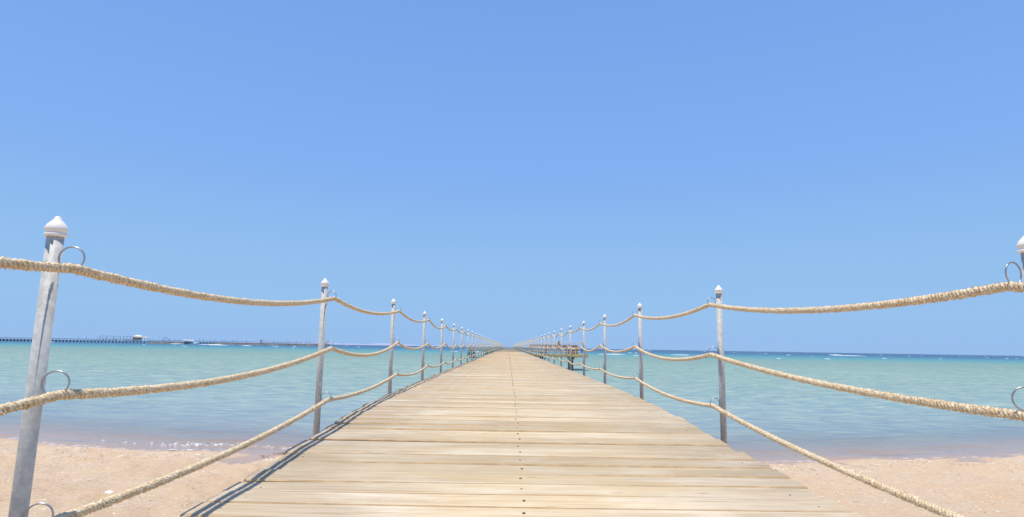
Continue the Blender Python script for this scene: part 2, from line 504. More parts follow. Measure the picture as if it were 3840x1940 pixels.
xs = np.concatenate([[-6000, -2000, -600, -200, -90, -45, -28], np.arange(-20, 20.01, 0.06), [28, 45, 90, 200, 600, 2000, 6000]])
ys = np.concatenate([[-500, -200, -80, -30, -12, -5], np.arange(-2, 14.01, 0.06), [16, 20, 26, 34, 44, 60, 90]])
tag(obj('beach', grid_mesh('beach', xs, ys, sand_z, M['sand'])), 'pale pinkish coral sand beach sloping into the shallows', 'beach', kind='structure')

xs = np.concatenate([[-14000, -6000, -2000, -600, -200, -60, -30, -20], np.arange(-13, 13.01, 0.06), [20, 30, 60, 200, 600, 2000, 6000, 14000]])
ys = np.concatenate([[6, 8], np.arange(8.4, 15.6, 0.045), [16, 17, 19, 22, 30, 45, 70, 110, 180, 300, 500, 900, 1800, 4000, 9000, 16000]])
def sea_z(X, Y):
    d = Y - shore(X)
    w1 = d / .62 * 6.283 + 1.7 * np.sin(X * .9) + .8 * np.sin(X * 2.3 + 1) + .3 * np.sin(X * 5.1)
    w2 = d / .35 * 6.283 + 1.2 * np.sin(X * 1.7 + 2) + .9 * np.sin(X * 3.9)
    w3 = d / 1.05 * 6.283 - 1.1 * np.sin(X * .6 + 1) + .5 * np.sin(X * 3.1)
    brk = (.55 + .45 * np.sin(X * 1.15 + 0.4)) * (.6 + .4 * np.sin(X * 2.9 + 2))
    e = np.clip(d / .35, 0, 1) * np.clip((15.2 - Y) / 4, 0, 1) * np.clip((12.5 - np.abs(X)) / 3, 0, 1)
    return e * (.013 * np.exp(-((d - .8) / .8) ** 2) * brk * np.sin(w1) + .0035 * np.sin(w2) * brk + .006 * np.sin(w3))
tag(obj('sea', grid_mesh('sea', xs, ys, sea_z, M['water'])),
    'calm turquoise lagoon turning deep blue towards the horizon', 'sea', kind='structure')

# low desert hills beyond the sea on the left
b = MB()
n = 60
pts = []
for i in range(n + 1):
    x = -4200 + 3600 * i / n
    e = math.sin(math.pi * i / n) ** 0.6
    h = (20 + 9 * math.sin(i * 0.35) + 5 * math.sin(i * 0.83 + 1) + 2 * math.sin(i * 2.1)) * e + 0.5
    pts.append((x, h))
vs = []; fs = []
for x, h in pts: vs += [(x, 8600, -2), (x, 9000, h), (x, 10500, -2)]
for i in range(n):
    a = i * 3
    fs += [(a, a + 3, a + 4, a + 1), (a + 1, a + 4, a + 5, a + 2)]
b.add(vs, fs)
tag(b.build('hills', M['hill'], None, True), 'low pale desert hills on the horizon at the left', 'hills', kind='structure')

# foam: breakers on the reef, whitecaps, and the lapping edge on the beach
b = MB()
def foam_lump(x, y, L, hgt, wid, segs=10):
    seg = max(6, int(segs)); vs = []; fs = []
    for i in range(seg + 1):
        t = i / seg; e = max(0.04, math.sin(math.pi * t)) ** 0.6 * random.uniform(0.55, 1.0)
        xx = x - L / 2 + L * t; yy = y + random.uniform(-.3, .3) * wid
        vs += [(xx, yy - wid * e, 0.002), (xx, yy - wid * .35 * e, hgt * e), (xx, yy + wid * .3 * e, hgt * .8 * e), (xx, yy + wid * e, 0.002)]
    for i in range(seg):
        for k in range(3):
            a = i * 4 + k; fs.append((a, a + 4, a + 5, a + 1))
    b.add(vs, fs)
for (x, y, L) in [(32.3, 186.5, 10.4), (34.1, 159.8, 2.5), (56.6, 277.7, 2.8), (59, 275.9, 2.0), (58, 201.7, 7.9), (148.3, 316.5, 4.6),
                  (192.9, 339.7, 20.9), (67.1, 148.6, 1.9), (82.3, 154.3, 2.8), (126.5, 201.4, 2.7), (-218, 440, 21), (-181, 376, 15),
                  (-150, 345, 7), (-128, 332, 4), (-119, 335, 3), (-10.5, 190, 5.5), (-17, 190, 4), (-260, 470, 10), (230, 420, 12), (-330, 430, 14)]:
    foam_lump(x, y, L * (.85 if L > 5 else .65), (0.0008 * y + 0.04) * (1 if L > 5 else .6), 0.6, L * 1.5)
for _ in range(80):
    y = 10 ** random.uniform(2.35, 3.3); x = random.uniform(-0.9, 0.9) * y
    if x < -0.28 * y and y > 420: continue
    foam_lump(x, y, random.uniform(0.6, 2.4) * (y / 400) ** .5, 0.0004 * y, 0.4, 6)
for _ in range(420):        # lapping edge, left of the jetty
    x = -6.9 + 4.2 * random.random() ** 1.0
    d = random.gauss(0, 1)
    dens = math.exp(-((x + 5.0) / 0.42) ** 2) + 0.20 * math.exp(-((x + 3.8) / 0.3) ** 2) + 0.07
    if random.random() > dens: continue
    y = float(shore(np.array(x))) + 0.62 + 0.09 * d + 0.05 * math.sin(x * 4)
    foam_lump(x, y, random.uniform(.015, .07), random.uniform(.003, .014), random.uniform(.003, .009), 6)
for _ in range(60):
    x = random.choice([random.uniform(-9, -2), random.uniform(2.5, 9)])
    y = float(shore(np.array(x))) + 0.06 + random.uniform(-.03, .05)
    foam_lump(x, y, random.uniform(.04, .22), .006, .012, 6)
tag(b.build('surf', M['foam'], None, True), 'white breakers on the reef and foam at the water edge', 'surf', kind='stuff')

# shell grit strewn over the sand
def grit(name, count, mat, smin, smax, label):
    b = MB()
    for _ in range(count):
        x = random.choice([random.uniform(-9.5, -1.2), random.uniform(1.3, 9.5)])
        y = random.uniform(1.2, 9.2)
        if random.random() < 0.35: y = float(shore(np.array(x))) - 0.85 + random.gauss(0, .22)
        if y > float(shore(np.array(x))) - 0.05: continue
        z = float(sand_z(np.array([x]), np.array([y]))[0])
        s = random.uniform(smin, smax); a = random.uniform(0, 6.28); q = random.uniform(.3, .8)
        ca, sa = math.cos(a) * s, math.sin(a) * s
        t = random.uniform(.15, .5) * s
        b.add([(x + ca, y + sa, z), (x - sa * q, y + ca * q, z), (x - ca, y - sa, z + t * .4), (x + sa * q, y - ca * q, z), (x + ca * .2, y, z + t)],
              [(0, 1, 4), (1, 2, 4), (2, 3, 4), (3, 0, 4)])
    tag(b.build(name, mat), label, 'shell grit', kind='stuff')
grit('shell_grit', 15000, M['shell'], .004, .019, 'pale broken shell and coral bits scattered over the sand')
grit('dark_grit', 4500, M['grit_dark'], .004, .013, 'dark specks of grit and dried weed scattered over the sand')

# ------------------------------------------------------------------ boardwalk
PITCH = 0.19
walk = thing('boardwalk', 'long weathered timber boardwalk running straight out over the sea', 'jetty', (XC, 0, 0))
def plank_mesh(seed):
    r = random.Random(seed)
    nseg = 7
    w = 0.0902
    vs, fs, mi = [], [], []
    a1, a2 = r.uniform(-.003, .003), r.uniform(-.003, .003)
    c1 = r.uniform(-.004, .006); tw = r.uniform(-.003, .003)
    e0, e1 = r.uniform(-.012, .012), r.uniform(-.012, .012)
    for i in range(nseg + 1):
        t = i / nseg * 2 - 1
        x = t * DW / 2 + (e0 if i == 0 else e1 if i == nseg else 0)
        yb = a1 * t + a2 * (t * t - .4)
        z = c1 * (t * t - .5)
        wl = w + r.uniform(-.0016, .0012); wr = w + r.uniform(-.0016, .0012)
        zl = z + tw * t; zr = z - tw * t
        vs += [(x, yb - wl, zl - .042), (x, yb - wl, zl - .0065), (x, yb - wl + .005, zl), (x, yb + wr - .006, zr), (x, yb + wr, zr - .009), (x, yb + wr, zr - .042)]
    for i in range(nseg):
        o = i * 6
        for k in range(6):
            k2 = (k + 1) % 6
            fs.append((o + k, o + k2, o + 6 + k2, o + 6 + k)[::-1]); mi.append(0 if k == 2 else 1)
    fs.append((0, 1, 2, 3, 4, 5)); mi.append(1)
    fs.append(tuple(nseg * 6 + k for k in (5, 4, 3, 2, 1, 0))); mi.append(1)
    b = MB(); b.add(vs, fs); b.mi = mi
    return b
plank_variants = [plank_mesh(s) for s in range(14)]
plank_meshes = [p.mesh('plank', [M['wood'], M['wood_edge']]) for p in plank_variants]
b = MB(); b.lathe([(.0066, -.012), (.0066, .0004), (.006, .0012), (.003, .0014)], 10)
screw_me = b.mesh('screw', M['screw'])
b = MB(); b.lathe([(.0036, -.01), (.0036, .0006), (.002, .001)], 8)
nail_me = b.mesh('nail', M['nail'])
Y0 = -1.2
NP = 300
for i in range(NP):
    y = Y0 + i * PITCH
    z0, z1 = deck_z(y - PITCH / 2), deck_z(y + PITCH / 2)
    o = obj('plank', plank_meshes[random.randrange(14)], walk)
    o.location = (random.uniform(-.008, .008), y, (z0 + z1) / 2 + random.uniform(-.0045, .0045))
    o.rotation_euler = (math.atan2(z1 - z0, PITCH) + random.uniform(-.012, .012), random.uniform(-.0008, .0008),
                        random.uniform(-.0012, .0012) + (math.pi if random.random() < .5 else 0))
    if o.rotation_euler.z > 1: o.rotation_euler.x *= -1
    s = -1 if o.rotation_euler.z > 1 else 1
    fl = .085 * min(max((4.3 - y) / 1.9, 0), 1)
    o.scale.x = 1 + fl / DW; o.location.x += fl / 2
    if y < 24:
        h = obj('screw', screw_me, o); h.location = (s * (0.004 - fl / 2 + random.uniform(-.008, .008)), s * random.uniform(-.015, .02), 0.0012)
        if y < 9:
            for ex in (-1, 1):
                q = obj('nail', nail_me, o)
                q.location = (ex * (DW / 2 - .13 + random.uniform(-.02, .02)), random.uniform(-.03, .03), 0.0012)
b = MB(); b2 = MB()
y = Y0 + NP * PITCH
while y < END:
    z0, z1 = deck_z(y - PITCH / 2), deck_z(y + PITCH / 2); z = .5 * (z0 + z1) + random.uniform(-.003, .003)
    e = random.uniform(-.01, .01); t = .042; w = .0895
    b.box((-DW / 2 + e, y - w, z - t), (DW / 2 + e, y + w, z))
    y += PITCH
tag(b.build('far_planks', M['wood_far'], walk), kind='stuff')
y = 24.0
while y < END:
    z = .5 * (deck_z(y - .1) + deck_z(y + .1)) + .004
    b2.add([(-.009, y - .05, z), (.009, y - .05, z), (.009, y + .05, z), (-.009, y + .05, z)], [(0, 1, 2, 3)])
    y += PITCH
tag(b2.build('far_screws', M['screw'], walk), kind='stuff')
ysamp = list(np.concatenate([np.arange(-1.2, 8, .4), np.arange(8, END, 4), [END]]))
for x in (-DW / 2 + .06, 0.0, DW / 2 - .06):
    b = MB(); vs = []; fs = []
    for y in ysamp:
        z = deck_z(y) - .049
        vs += [(x - .035, y, z - .16), (x + .035, y, z - .16), (x + .035, y, z), (x - .035, y, z)]
    for i in range(len(ysamp) - 1):
        for k in range(4):
            k2 = (k + 1) % 4; fs.append((i * 4 + k, i * 4 + k2, i * 4 + 4 + k2, i * 4 + 4 + k)[::-1])
    fs += [(0, 1, 2, 3), tuple(len(vs) - 4 + k for k in (3, 2, 1, 0))]
    b.add(vs, fs); b.build('stringer', M['timber'], walk)
b = MB(); b.box((-DW / 2 - .02, -.07, -.18), (DW / 2 + .02, .07, 0)); cross_me = b.mesh('crossbeam', M['timber'])
b = MB(); b.tube([(0, 0, -4.0), (0, 0, 0)], .11, 12); pile_me = b.mesh('pile', M['pile'])
y = 0.6
while y < END:
    c = obj('crossbeam', cross_me, walk); c.location = (0, y, deck_z(y) - .213)
    for s in (-1, 1):
        p = obj('pile', pile_me, walk); p.location = (s * (DW / 2 - .25), y, deck_z(y) - .396)
    y += 5.4

# end railing across the jetty head
er = thing('end_railing', 'pale metal railing closing off the far end of the boardwalk', 'railing', (XC, END - .3, deck_z(END)))
b = MB()
for z in (.95, .55, .15): b.box((-1.45, -.02, z - .02), (1.45, .02, z + .02))
b.build('rail', M['rail_white'], er)
for k in range(9):
    b = MB(); b.box((-.02, -.024, 0), (.02, .024, .98)); b.build('bar', M['rail_white'], er, loc=(-1.44 + .36 * k, 0, 0))

# ------------------------------------------------------------------ rail posts
ROPE_Z = (.935, .560, .185)
SP = 2.7
NPOST = 61
FIN0 = [(.031, 0), (.033, .003), (.0335, .009), (.029, .012), (.029, .017), (.0335, .020), (.034, .027), (.0285, .040), (.018, .052), (.0115, .059), (.0095, .066), (.0055, .0695), (.001, .070)]
FIN = [(r * .90, z * .92) for r, z in FIN0]
b = MB(); b.lathe([(.0226, -.32), (.0226, 1.022)], 18); pole_me = b.mesh('pole', M['steel'], True)
b = MB(); b.lathe(FIN, 18, 0, (0, 0, 1.02)); fin_me = b.mesh('finial', M['white'], True)
b = MB(); b.tube([(math.cos(t) * .035, 0, math.sin(t) * .035) for t in np.linspace(0, 2 * math.pi, 25)[:-1]], .0026, 6, closed=True); ring_me = b.mesh('ring', M['ring'], True)
b = MB(); b.box((-.075, -.025, -.03), (.0, .025, .03)); brk_me = b.mesh('bracket', M['steel'])
def make_post(side):
    t = thing('rail_post', 'post', 'post')
    obj('pole', pole_me, t); obj('finial', fin_me, t)
    for z in ROPE_Z:
        r = obj('ring', ring_me, t, (side * .058, 0, z + .019)); r.rotation_euler = (0, 0, random.uniform(-.35, .35))
    k = obj('bracket', brk_me, t, (side * .02, 0, -.13)); k.scale = (-side * 1.3, 1, 1)
    return t
proto = {1: make_post(1), -1: make_post(-1)}
b = MB(); b.lathe([(.0235, -.32), (.0235, 1.022)], 10); b.lathe(FIN[1::2] + [FIN[-1]], 10, 1, (0, 0, 1.02)); far_post_me = b.mesh('rail_post', [M['steel'], M['white']], True)
ORD = ['', 'first', 'second', 'third', 'fourth', 'fifth', 'sixth', 'seventh', 'eighth', 'ninth', 'tenth', 'eleventh', 'twelfth', 'thirteenth', 'fourteenth', 'fifteenth', 'sixteenth', 'seventeenth', 'eighteenth', 'nineteenth', 'twentieth', 'twenty-first', 'twenty-second', 'twenty-third', 'twenty-fourth', 'twenty-fifth', 'twenty-sixth', 'twenty-seventh', 'twenty-eighth', 'twenty-ninth', 'thirtieth']
def post_y(k): return 4.5 + SP * (k - 1)
posts = {}
for side, X, nm in ((1, PL, 'left'), (-1, PR, 'right')):
    for k in range(-1, NPOST):
        y = post_y(k)
        if k <= 14:
            p = proto[side] if k == -1 else copy_tree(proto[side])
            if k > -1:
                for ch in p.children:
                    if ch.name.startswith('ring'): ch.rotation_euler.z = random.uniform(-.35, .35)
        else:
            p = obj('rail_post', far_post_me)
        p.location = (X, y, deck_z(y))
        p.rotation_euler = (random.uniform(-.012, .012), random.uniform(-.010, .010), 0)
        if k == -1: lab = f'grey rail post on the {nm}, landward of all the posts in view'
        elif k == 0: lab = f'big grey post nearest the camera at the outer {nm} of the view'
        elif k == 1: lab = f'grey {nm} rail post at the beach edge, white cap'
        elif k <= 26: lab = f'white-capped grey {nm} rail post, {ORD[k - 1]} seaward of the beach-edge post'
        else: lab = f'tiny post in the far dense row of the {nm} rope rail'
        tag(p, lab, 'post', f'white-capped posts of the {nm} rope rail')
        posts[(nm, k)] = p

# ------------------------------------------------------------------ ropes
def rope_object(nm, side, X, lvl, label):
    rr = random.Random(lvl * 7 + (side > 0) * 31)
    near_sag = {('left', 0): [(.068, .062, .048), (.070, .095, .046)], ('right', 0): [(.060, .036, .028), (.068, .085, .055)]}[(nm, 0)]
    def anchor(k):
        y = post_y(k); jr = random.Random(k * 17 + lvl * 5 + (side > 0))
        j = 0 if k < 3 else jr.uniform(-.012, .012)
        if k == 0: j = {'left': (-.015, -.015, -.005), 'right': (-.02, -.03, -.03)}[nm][lvl]
        return Vector((X + side * .074, y, deck_z(y) + ROPE_Z[lvl] + j))
    def span(k, n):
        a, c = anchor(k), anchor(k + 1)
        sag = near_sag[k][lvl] if 0 <= k < 2 else rr.uniform(.055, .10) * (.72 if lvl == 2 else 1)
        sk = rr.uniform(-.1, .1); dx = rr.uniform(-.01, .01)
        out = []
        for i in range(n):
            t = i / n
            q = 4 * t * (1 - t) * (1 + sk * (t - .5) * 2)
            p = a.lerp(c, t); p.z -= sag * q; p.x += dx * q
            out.append(p)
        return out
    b = MB(); fz = MB()
    def strands(pts, R, r, pit, n, fuzz):
        pts = [Vector(p) for p in pts]
        L = 0; ln = [0]
        for i in range(1, len(pts)): L += (pts[i] - pts[i - 1]).length; ln.append(L)
        P = np.array(pts); T = np.gradient(P, axis=0); T /= np.linalg.norm(T, axis=1)[:, None]
        A = np.cross(T, np.array([1.0, 0, 0])); A /= np.linalg.norm(A, axis=1)[:, None]
        B = np.cross(T, A); ln = np.array(ln)
        wob = 1 + .05 * np.sin(ln * 31 + lvl) + .04 * np.sin(ln * 83)
        for s in range(3):
            ph = ln / pit * 2 * math.pi + s * 2 * math.pi / 3
            C = P + (A * np.cos(ph)[:, None] + B * np.sin(ph)[:, None]) * (R * wob)[:, None]
            tt = np.gradient(C, axis=0); tt /= np.linalg.norm(tt, axis=1)[:, None]
            E = np.cross(tt, T); E /= (np.linalg.norm(E, axis=1)[:, None] + 1e-9); F = np.cross(tt, E)
            rad = r * np.clip(1 + .17 * rng.standard_normal(len(P)), .6, 1.5)
            th = np.arange(n) * 2 * math.pi / n
            V = C[:, None, :] + (E[:, None, :] * np.cos(th)[None, :, None] + F[:, None, :] * np.sin(th)[None, :, None]) * rad[:, None, None]
            o = len(b.v)
            b.v.extend(map(tuple, V.reshape(-1, 3)))
            for i in range(len(P) - 1):
                for k in range(n):
                    k2 = (k + 1) % n
                    b.f.append((o + i * n + k, o + i * n + k2, o + (i + 1) * n + k2, o + (i + 1) * n + k)); b.mi.append(0)
        for _ in range(fuzz):
            i = rr.randrange(1, len(P) - 1); th = rr.uniform(0, 6.28)
            if rr.random() < .4: th = rr.gauss(math.pi * .5, .6)
            d = Vector(A[i] * math.cos(th) + B[i] * math.sin(th)); t = Vector(T[i])
            base = Vector(P[i]) + d * (R + r * .7)
            hl = rr.uniform(.003, .011); tip = base + d * hl + t * rr.uniform(-.009, .009) + Vector((rr.uniform(-.003, .003), 0, rr.uniform(-.003, .002)))
            w = t * rr.uniform(.0008, .0020)
            e = d.cross(t) * .0010
            fz.add([base - w, base + w, base + e, tip], [(0, 1, 3), (1, 2, 3), (2, 0, 3)])
    fine = []; mid = []
    for k in range(-1, 2): fine += span(k, (300, 620, 440)[k + 1])
    fine.append(anchor(2))
    strands(fine, .0088, .0068, .050, 6, 4200)
    for k in range(2, 7): mid += span(k, 230)
    mid.append(anchor(7))
    strands(mid, .0086, .0068, .050, 5, 900)
    for k in range(7, NPOST - 1):
        pts = span(k, 12 if k < 25 else 6) + [anchor(k + 1)]
        b.tube(pts, .0150, 6 if k < 25 else 4)
    e = anchor(0)
    o = b.build('rail_rope', M['rope'], None, True)
    tag(o, label, 'rope', 'ropes strung along the two rails')
    tag(fz.build('frayed_fibres', M['rope'], o), kind='stuff')
LV = ['top', 'middle', 'bottom']
for side, X, nm in ((1, PL, 'left'), (-1, PR, 'right')):
    for l in range(3):
        rope_object(nm, side, X, l, f'{LV[l]} one of three thick sisal ropes sagging along the {nm} rail')

# ------------------------------------------------------------------ side platforms
def platform(y0, y1, x0, x1, label, planks=True):
    """bathing platform beside the jetty, between x0 and x1 (either side)"""
    zt = deck_z(.5 * (y0 + y1)) - .01
    t = thing('bathing_platform', label, 'platform', (.5 * (x0 + x1), .5 * (y0 + y1), zt))
    hw, hd = .5 * abs(x1 - x0), .5 * (y1 - y0)
    n = int(round(2 * hw / .2)); w = 2 * hw / n
    b = MB(); b.box((-w / 2 + .006, -hd - .03, -.042), (w / 2 - .006, hd + .03, 0)); pm = b.mesh('plank', M['wood'])
    for i in range(n):
        p = obj('plank', pm, t, (-hw + w * (i + .5), random.uniform(-.02, .02), random.uniform(-.003, .003)))
    b = MB(); b.box((-hw - .03, -.02, -.15), (hw + .03, .02, .012)); b.build('fascia', M['fascia'], t, loc=(0, -hd - .053, 0))
    for y in (-hd + .05, 0, hd - .05):
        b = MB(); b.box((-hw, -.05, -.20), (hw, .05, -.045)); b.build('joist', M['timber'], t, loc=(0, y, 0))
    for px in ([-hw + .55, hw - 1.05] if hw > 1.5 else [0]):
        b = MB(); b.box((-.08, -hd + .15, -.36), (.08, hd - .15, -.203)); b.build('crossbeam', M['pile'], t, loc=(px, 0, 0))
        for y in (-hd + .55, 0.0, hd - .6):
            b = MB(); b.tube([(0, 0, -4.2), (0, 0, -.362)], .135, 10); b.build('pile', M['pile'], t, loc=(px + .35 * (y / hd), y, 0))
    return t, zt
pr, zr = platform(45.0, 49.6, 1.56, 6.0, 'timber platform on piles beyond the right rail, nearer of two')
p2, z2 = platform(90.0, 95.0, 1.56, 6.2, 'timber platform beyond the right rail, farther of two')
p3, z3 = platform(91.0, 95.5, -6.2, -1.42, 'small timber platform with rope railings left of the boardwalk')
p4, z4 = platform(139.0, 142.0, -5.6, -1.42, 'tiny far platform on dark piles left of the boardwalk')

def plat_post(x, y, z, label):
    p = obj('platform_post', far_post_me); p.location = (x, y, z - .0)
    tag(p, label, 'post', 'white-capped posts round the bathing platforms')
plat_post(3.67, 45.05, zr, 'white-capped post at the front edge of the near right platform, before the seated person')
plat_post(5.82, 45.05, zr, 'white-capped post at the outer front corner of the near right platform')
plat_post(3.66, 49.4, zr, 'white-capped post at the back of the near right platform, left of the person')
plat_post(5.66, 49.4, zr, 'white-capped post at the back outer corner of the near right platform')
plat_post(-6.05, 91.1, z3, 'white-capped post at the outer front corner of the left platform')
plat_post(-3.8, 91.1, z3, 'white-capped post halfway along the front of the left platform')
plat_post(-6.05, 95.3, z3, 'white-capped post at the outer back corner of the left platform')
plat_post(6.05, 90.1, z2, 'white-capped post at the outer front corner of the far right platform')
plat_post(3.8, 90.1, z2, 'white-capped post halfway along the front of the far right platform')
def plat_rope(pts, label, sag=.05):
    b = MB(); out = []
    for i in range(len(pts) - 1):
        a, c = Vector(pts[i]), Vector(pts[i + 1])
        for k in range(8):
            t = k / 8; p = a.lerp(c, t); p.z -= sag * 4 * t * (1 - t); out.append(p)
    out.append(Vector(pts[-1]))
    b.tube(out, .017, 6)
    tag(b.build('platform_rope', M['rope'], None, True), label, 'rope', 'ropes round the bathing platforms')
for l, z in enumerate((.90, .47, .24)):
    for zz, nm, yy, xs_ in ((zr, 'near right', (45.05, 49.4), (1.62, 3.67, 5.82)), (z3, 'left', (91.1, 95.3), (-1.42, -3.8, -6.05))):
        plat_rope([(xs_[0], yy[0], zz + z), (xs_[1], yy[0], zz + z), (xs_[2], yy[0], zz + z), (xs_[2] - .1, yy[1], zz + z), (xs_[0], yy[1], zz + z)],
                  f'{LV[l]} rope strung round the {nm} platform')
# bench with a high brown back on the near right platform
bt = thing('timber_bench', 'long timber bench with wide brown backrest on the near right platform', 'bench', (3.65, 47.9, zr))
b = MB(); b.box((-1.95, -.22, .36), (1.95, .22, .405)); b.build('seat', M['timber'], bt)
for z in (.565, .665):
    b = MB(); b.box((-1.95, .20, z - .047), (1.95, .235, z + .047)); b.build('back_board', M['timber_brown'], bt)
for x in (-1.8, -.6, .6, 1.8):
    b = MB(); b.box((x - .04, .236, 0), (x + .04, .29, .72)); b.build('upright', M['timber'], bt)
    b = MB(); b.box((x - .045, -.18, 0), (x + .045, .12, .358)); b.build('leg', M['timber_brown'], bt)
# slatted crate at the right of the bench
ct = thing('slatted_crate', 'low brown slatted timber crate at the right end of the platform bench', 'crate', (4.98, 46.9, zr), .1)
for k in range(6):
    b = MB(); b.box((-.03, -.28, .02), (.03, -.25, .36)); b.build('slat', M['timber_brown'] if k % 2 else M['towel_pale'], ct, loc=(-.40 + .16 * k, 0, 0))
b = MB(); b.box((-.45, -.245, .02), (.45, .25, .33)); b.build('body', M['pile'], ct)
b = MB(); b.box((-.48, -.29, .365), (.48, .29, .40)); b.build('lid', M['timber'], ct)
# towel over the rope
b = MB()
nx, nz = 8, 10; vs = []; fs = []
for s in (0, 1):
    for i in range(nx + 1):
        for k in range(nz + 1):
            vs.append((5.50 + .20 * i / nx + .0, 45.03 - .012 * math.sin(i * 1.4) * (k / nz) + .045 * s, zr + .455 - .30 * k / nz * (1 - .25 * s) + (.02 if k == 0 else 0)))
for s in (0, 1):
    o0 = s * (nx + 1) * (nz + 1)
    for i in range(nx):
        for k in range(nz):
            a = o0 + i * (nz + 1) + k; fs.append((a, a + nz + 1, a + nz + 2, a + 1))
for i in range(nx):
    a = i * (nz + 1); c = (nx + 1) * (nz + 1) + a; fs.append((a, c, c + nz + 1, a + nz + 1))
b.add(vs, fs)
tag(b.build('beach_towel', M['towel'], None, True), 'blue towel hanging over the platform rope beside the corner post', 'towel')
# beach bag / folded towel on the bench
b = MB(); b.box((-.22, -.14, 0), (.22, .14, .07)); b.box((-.20, -.13, .073), (.20, .13, .12))
o = b.build('folded_towel', M['towel_pale'], None, loc=(4.55, 47.86, zr + .406)); tag(o, 'pale folded towel lying on the bench right of the person', 'towel')

# stool on the left platform
st = thing('wooden_stool', 'small reddish timber stool on the left platform near its outer end', 'stool', (-5.55, 92.5, z3))
b = MB(); b.box((-.22, -.2, .42), (.22, .2, .47)); b.build('seat', M['timber_brown'], st)
for sx in (-.18, .18):
    for sy in (-.16, .16):
        b = MB(); b.box((-.025, -.025, 0), (.025, .025, .419)); b.build('leg', M['timber_brown'], st, loc=(sx, sy, 0))

# ------------------------------------------------------------------ person on the bench
def person(loc, rz, sc):
    t = thing('person', 'seated person with long dark hair, hunched forward on the platform bench', 'person', loc, rz)
    t.scale = (sc, sc, sc)
    V, E, R = [], [], []
    def v(p, r, par=None):
        V.append(p); R.append(r)
        if par is not None: E.append((par, len(V) - 1))
        return len(V) - 1
    pel = v((0, 0, .11), .125)
    sp1 = v((0, -.07, .26), .105, pel); ch = v((0, -.17, .41), .12, sp1); nk = v((0, -.235, .50), .05, ch)
    hb = v((0, -.265, .555), .062, nk); hd = v((0, -.29, .63), .082, hb); ht = v((0, -.285, .69), .06, hd)
    v((0, -.375, .615), .012, hd)
    for s in (-1, 1):
        hp = v((s * .09, -.06, .09), .085, pel); kn = v((s * .13, -.44, .10), .058, hp)
        cf = v((s * .13, -.46, -.08), .052, kn); an = v((s * .13, -.45, -.36), .034, cf); v((s * .14, -.60, -.395), .028, an)
        sh = v((s * .16, -.18, .42), .052, ch); el = v((s * .23, -.25, .20), .038, sh); wr = v((s * .155, -.40, .185), .026, el)
        pa = v((s * .145, -.455, .18), .028, wr)
        for q, L in zip((-.028, -.010, .010, .028), (.06, .072, .07, .055)):
            k1 = v((s * .145 + q, -.455 - L * .55, .175), .009, pa); v((s * .145 + q, -.455 - L * .85, .150), .008, k1)
        th = v((s * .112, -.46, .185), .010, pa); v((s * .098, -.49, .172), .009, th)
    me = bpy.data.meshes.new('body'); me.from_pydata(V, E, []); me.materials.append(M['skin'])
    o = obj('body', me, t)
    md = o.modifiers.new('skin', 'SKIN'); md.use_smooth_shade = True
    sv = me.skin_vertices
    if not len(sv):
        bpy.context.view_layer.objects.active = o
        bpy.ops.mesh.customdata_skin_add()
        sv = me.skin_vertices
    for i, r in enumerate(R): sv[0].data[i].radius = (r, r)
    sv[0].data[0].use_root = True
    o.modifiers.new('subsurf', 'SUBSURF').levels = 1
    o.modifiers['subsurf'].render_levels = 1
    b = MB()      # long hair: a cap that runs down the back
    vs = []; fs = []
    prof = [(.02, -.285, .755), (.075, -.27, .735), (.10, -.255, .68), (.105, -.215, .60), (.10, -.15, .50), (.085, -.09, .38), (.05, -.05, .28)]
    n = 12
    for (r, y, z) in prof:
        for k in range(n):
            a = 2 * math.pi * k / n
            vs.append((r * math.cos(a), y + r * .75 * math.sin(a) + .02, z))
    for i in range(len(prof) - 1):
        for k in range(n):
            fs.append((i * n + k, i * n + (k + 1) % n, (i + 1) * n + (k + 1) % n, (i + 1) * n + k))
    fs += [tuple(range(n)), tuple((len(prof) - 1) * n + k for k in range(n))]
    b.add(vs, fs); b.build('hair', M['hair'], t, True)
    b = MB(); b.tube([(0, -.01, .03), (0, -.02, .12), (0, -.045, .19)], [.13, .142, .118], 14); b.build('swim_bottoms', M['swim'], t, True)
    b = MB(); b.tube([(0, -.145, .355), (0, -.17, .40), (0, -.185, .425)], [.123, .134, .12], 14); b.build('swim_top', M['swim'], t, True)
    for s in (-1, 1):
        b = MB(); b.lathe([(.001, -.012), (.010, -.006), (.012, 0), (.010, .006), (.001, .012)], 8); b.build('eye', M['hair'], t, True, loc=(s * .032, -.366, .645))
    return t
person((3.98, 47.86, zr + .405), .45, .80)

# ------------------------------------------------------------------ small things on the beach
def strand_clump(name, x, y, L, mat, label, cat, n=7):
    b = MB()
    for _ in range(n):
        pts = []; px, py = x + random.uniform(-.5, .5) * L, y + random.uniform(-.1, .1) * L; a = random.uniform(-.5, .5)
        for k in range(6):
            z = max(float(sand_z(np.array([px]), np.array([py]))[0]), 0.0) + random.uniform(.004, .022)
            pts.append((px, py, z)); a += random.uniform(-.6, .6); px += math.cos(a) * L * .12; py += math.sin(a) * L * .12
        b.tube(pts, random.uniform(.0015, .0035), 5)
    tag(b.build(name, mat, None, True), label, cat)
strand_clump('seaweed', -3.45, 9.30, .16, M['weed'], 'reddish seaweed strands floating in the shallows close to the boardwalk', 'seaweed')
strand_clump('seaweed', -3.56, 9.05, .13, M['weed'], 'small reddish seaweed strip lying at the waterline left of the boardwalk', 'seaweed', 4)
strand_clump('seaweed', -5.1, 9.42, .16, M['grit_dark'], 'dark seaweed streak under the lapping foam at left', 'seaweed', 4)
strand_clump('dried_weed', -3.32, 8.2, .14, M['weed_pale'], 'straw-coloured dried weed tuft on the sand beside the boardwalk edge', 'dried weed', 9)
b = MB(); vs = []; fs = []
